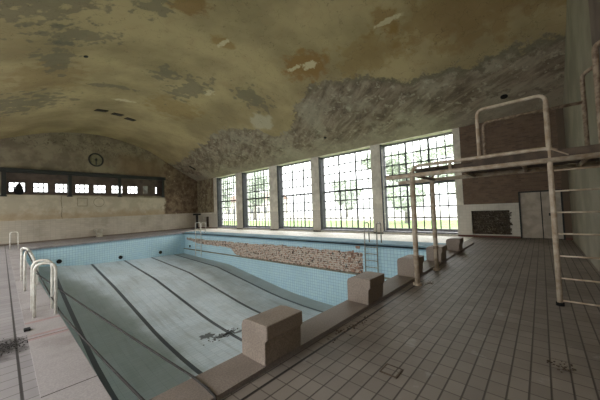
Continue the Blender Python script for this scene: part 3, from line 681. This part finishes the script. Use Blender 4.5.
# floor details
e = empty('floor_drain', (2.56, 1.18, 0)); tag(e, 'square floor drain grate with dark edge in the brown deck', 'drain')
o = bxo('grate', M_deck, -.07, .07, -.07, .07, 0, .006, e); bm = bmesh.new()
for r in ((-.085, .085, -.085, -.07), (-.085, .085, .07, .085), (-.085, -.07, -.07, .07), (.07, .085, -.07, .07)): box(bm, r[0], r[1], r[2], r[3], 0, .008)
link('grate_frame', bm, M_plank, e)
bm = bmesh.new(); box(bm, -.035, .035, -.05, .05, 0, .03, bev=.004); o = link('drain_stub', bm, M_black); o.location = (.25, 5.62, .012); tag(o, 'small square black drain stub on the left coping', 'drain')
def scatter(name, mat, cx, cy, rx, ry, n, s, label, cat, seed, z=.0, zr=None):
    rr = random.Random(seed); bm = bmesh.new()
    for k in range(n):
        x, y = rr.gauss(0, rx), rr.gauss(0, ry); a = rr.uniform(0, 6.28); q_ = rr.uniform(.4, 1) * s
        M = Matrix.Translation((x, y, q_ * .25)) @ Matrix.Rotation(a, 4, 'Z') @ Matrix.Diagonal((q_, q_ * rr.uniform(.4, .9), q_ * .5, 1))
        bmesh.ops.create_icosphere(bm, subdivisions=1, radius=.5, matrix=M)
    o = link(name, bm, mat); o.location = (cx, cy, z); tag(o, label, cat, kind='stuff')
scatter('dirt_heap', M_rope, .07, 5.15, .13, .14, 420, .02, 'dark crumbled dirt scattered on the left deck tiles', 'dirt', 1)
scatter('debris', M_plank, 3.62, -.06, .05, .05, 40, .03, 'small dark crumbs on the brown deck below the ladder', 'debris', 2)
scatter('debris', M_plank, 3.1, 1.98, .22, .05, 60, .035, 'small dirt crumbs beside the kerb behind the nearest block', 'debris', 4)
scatter('debris', M_plank, 5.95, 1.80, .06, .03, 30, .03, 'dirt crumbs around the foot of the near platform post', 'debris', 6)
scatter('leaf_litter', M_rope, 5.9, 9.5, .45, .12, 60, .09, 'dark leaves and litter on the tiled pool bottom', 'litter', 5, floor_z(5.9, 9.5))

# ---------------------------------------------------------------- outside
BOOST = .62
q = N('lawn_grass'); n_ = q.noise(.8, 6)
M_lawn = q.done(q.mix(q.step(n_, .35, .65), S(140, 162, 96), S(118, 144, 78)), .95, n_, .3, .05, spec=.1)
M_leaf = simple('leaf', S(214, 226, 206), S(196, 212, 188), 2, .8); M_bark = simple('bark', S(118, 108, 96), S(92, 84, 72), 5, .9)
bm = bmesh.new(); poly(bm, [(XO + .02, -90, -.45), (150, -90, -.45), (150, 170, -.45), (XO + .02, 170, -.45)]); link('ground', bm, M_lawn, kind='structure')
bm = bmesh.new(); poly(bm, [(42, -88, -.44), (149, -88, -.44), (149, 168, -.44), (42, 168, -.44)]); link('path', bm, simple('pale_gravel', S(214, 210, 200), S(200, 196, 184), 1, .9), kind='structure')
def tree(x, y, h, cw, label, seed):
    rr = random.Random(seed); e = empty('tree', (x, y, -.45)); tag(e, label, 'tree', 'trees beyond the windows')
    bm = bmesh.new(); tube(bm, [(0, 0, 0), (rr.uniform(-.2, .2), 0, h * .3), (rr.uniform(-.4, .4), .2, h * .75)], [.36, .26, .1], 10)
    for k in range(5):
        a = rr.uniform(0, 6.28); z0 = h * rr.uniform(.3, .5); tube(bm, [(0, 0, z0), (math.cos(a) * cw * .5, math.sin(a) * cw * .5, z0 + h * .25)], [.13, .04], 6)
    link('trunk', bm, M_bark, e, True)
    bm = bmesh.new(); cen = [(rr.gauss(0, cw * .5), rr.gauss(0, cw * .5), h * rr.uniform(.3, .95), rr.uniform(.28, .5) * cw) for _ in range(24)]
    for k in range(6500):
        cx, cy, cz, r = rr.choice(cen); d_ = Vector((rr.gauss(0, 1), rr.gauss(0, 1), rr.gauss(0, .8))).normalized() * r * rr.uniform(.6, 1.0)
        p = Vector((cx, cy, cz)) + d_; u = Vector((rr.gauss(0, 1), rr.gauss(0, 1), rr.gauss(0, 1))).normalized(); v = u.orthogonal().normalized(); s = rr.uniform(.2, .42)
        bm.faces.new([bm.verts.new(p + (u * a + v * b) * s) for a, b in ((-1, 0), (0, -.6), (1, 0), (0, .6))])
    link('crown', bm, M_leaf, e)
TR = [(34, 12.6, 9, 3.4, 'broad leafy tree seen through the nearest large window behind the platform posts'), (52, 8.0, 12, 3.6, 'tall tree at the right side of the nearest large window'),
      (58, 36.5, 9, 3.0, 'small distant tree at the right side of the second nearest large window'),
      (46, 58, 13, 4, 'leafy tree in the upper part of the fourth large window'), (38, 62, 13, 5.0, 'dense tree filling the top of the farthest large window'), (66, 24, 10, 3.6, 'distant tree left of the broad one in the nearest large window')]
for k, a in enumerate(TR): tree(*a, 20 + k)
# pale house far behind
hx, hy = 62, 84
e = empty('house', (hx, hy, -.45)); tag(e, 'pale house with dark windows seen through the farthest large window', 'house')
Mw = simple('pale_house_wall', S(226, 222, 212), S(214, 210, 198), 1, .9)
bxo('house_wall', Mw, 0, 9, -14, 14, 0, 6.5, e)
bm = bmesh.new(); prism(bm, [(-.5, 6.5), (9.5, 6.5), (4.5, 9.5)], -14.5, 14.5, lambda u, v, a: (u, a, v)); link('roof', bm, simple('roof_tiles', S(150, 120, 104), S(130, 104, 92), 2, .9), e)
for k in range(7): bxo('house_window', M_bar, -.05, .0, -12.5 + k * 3.8, -11.0 + k * 3.8, 1.6, 3.8, e)
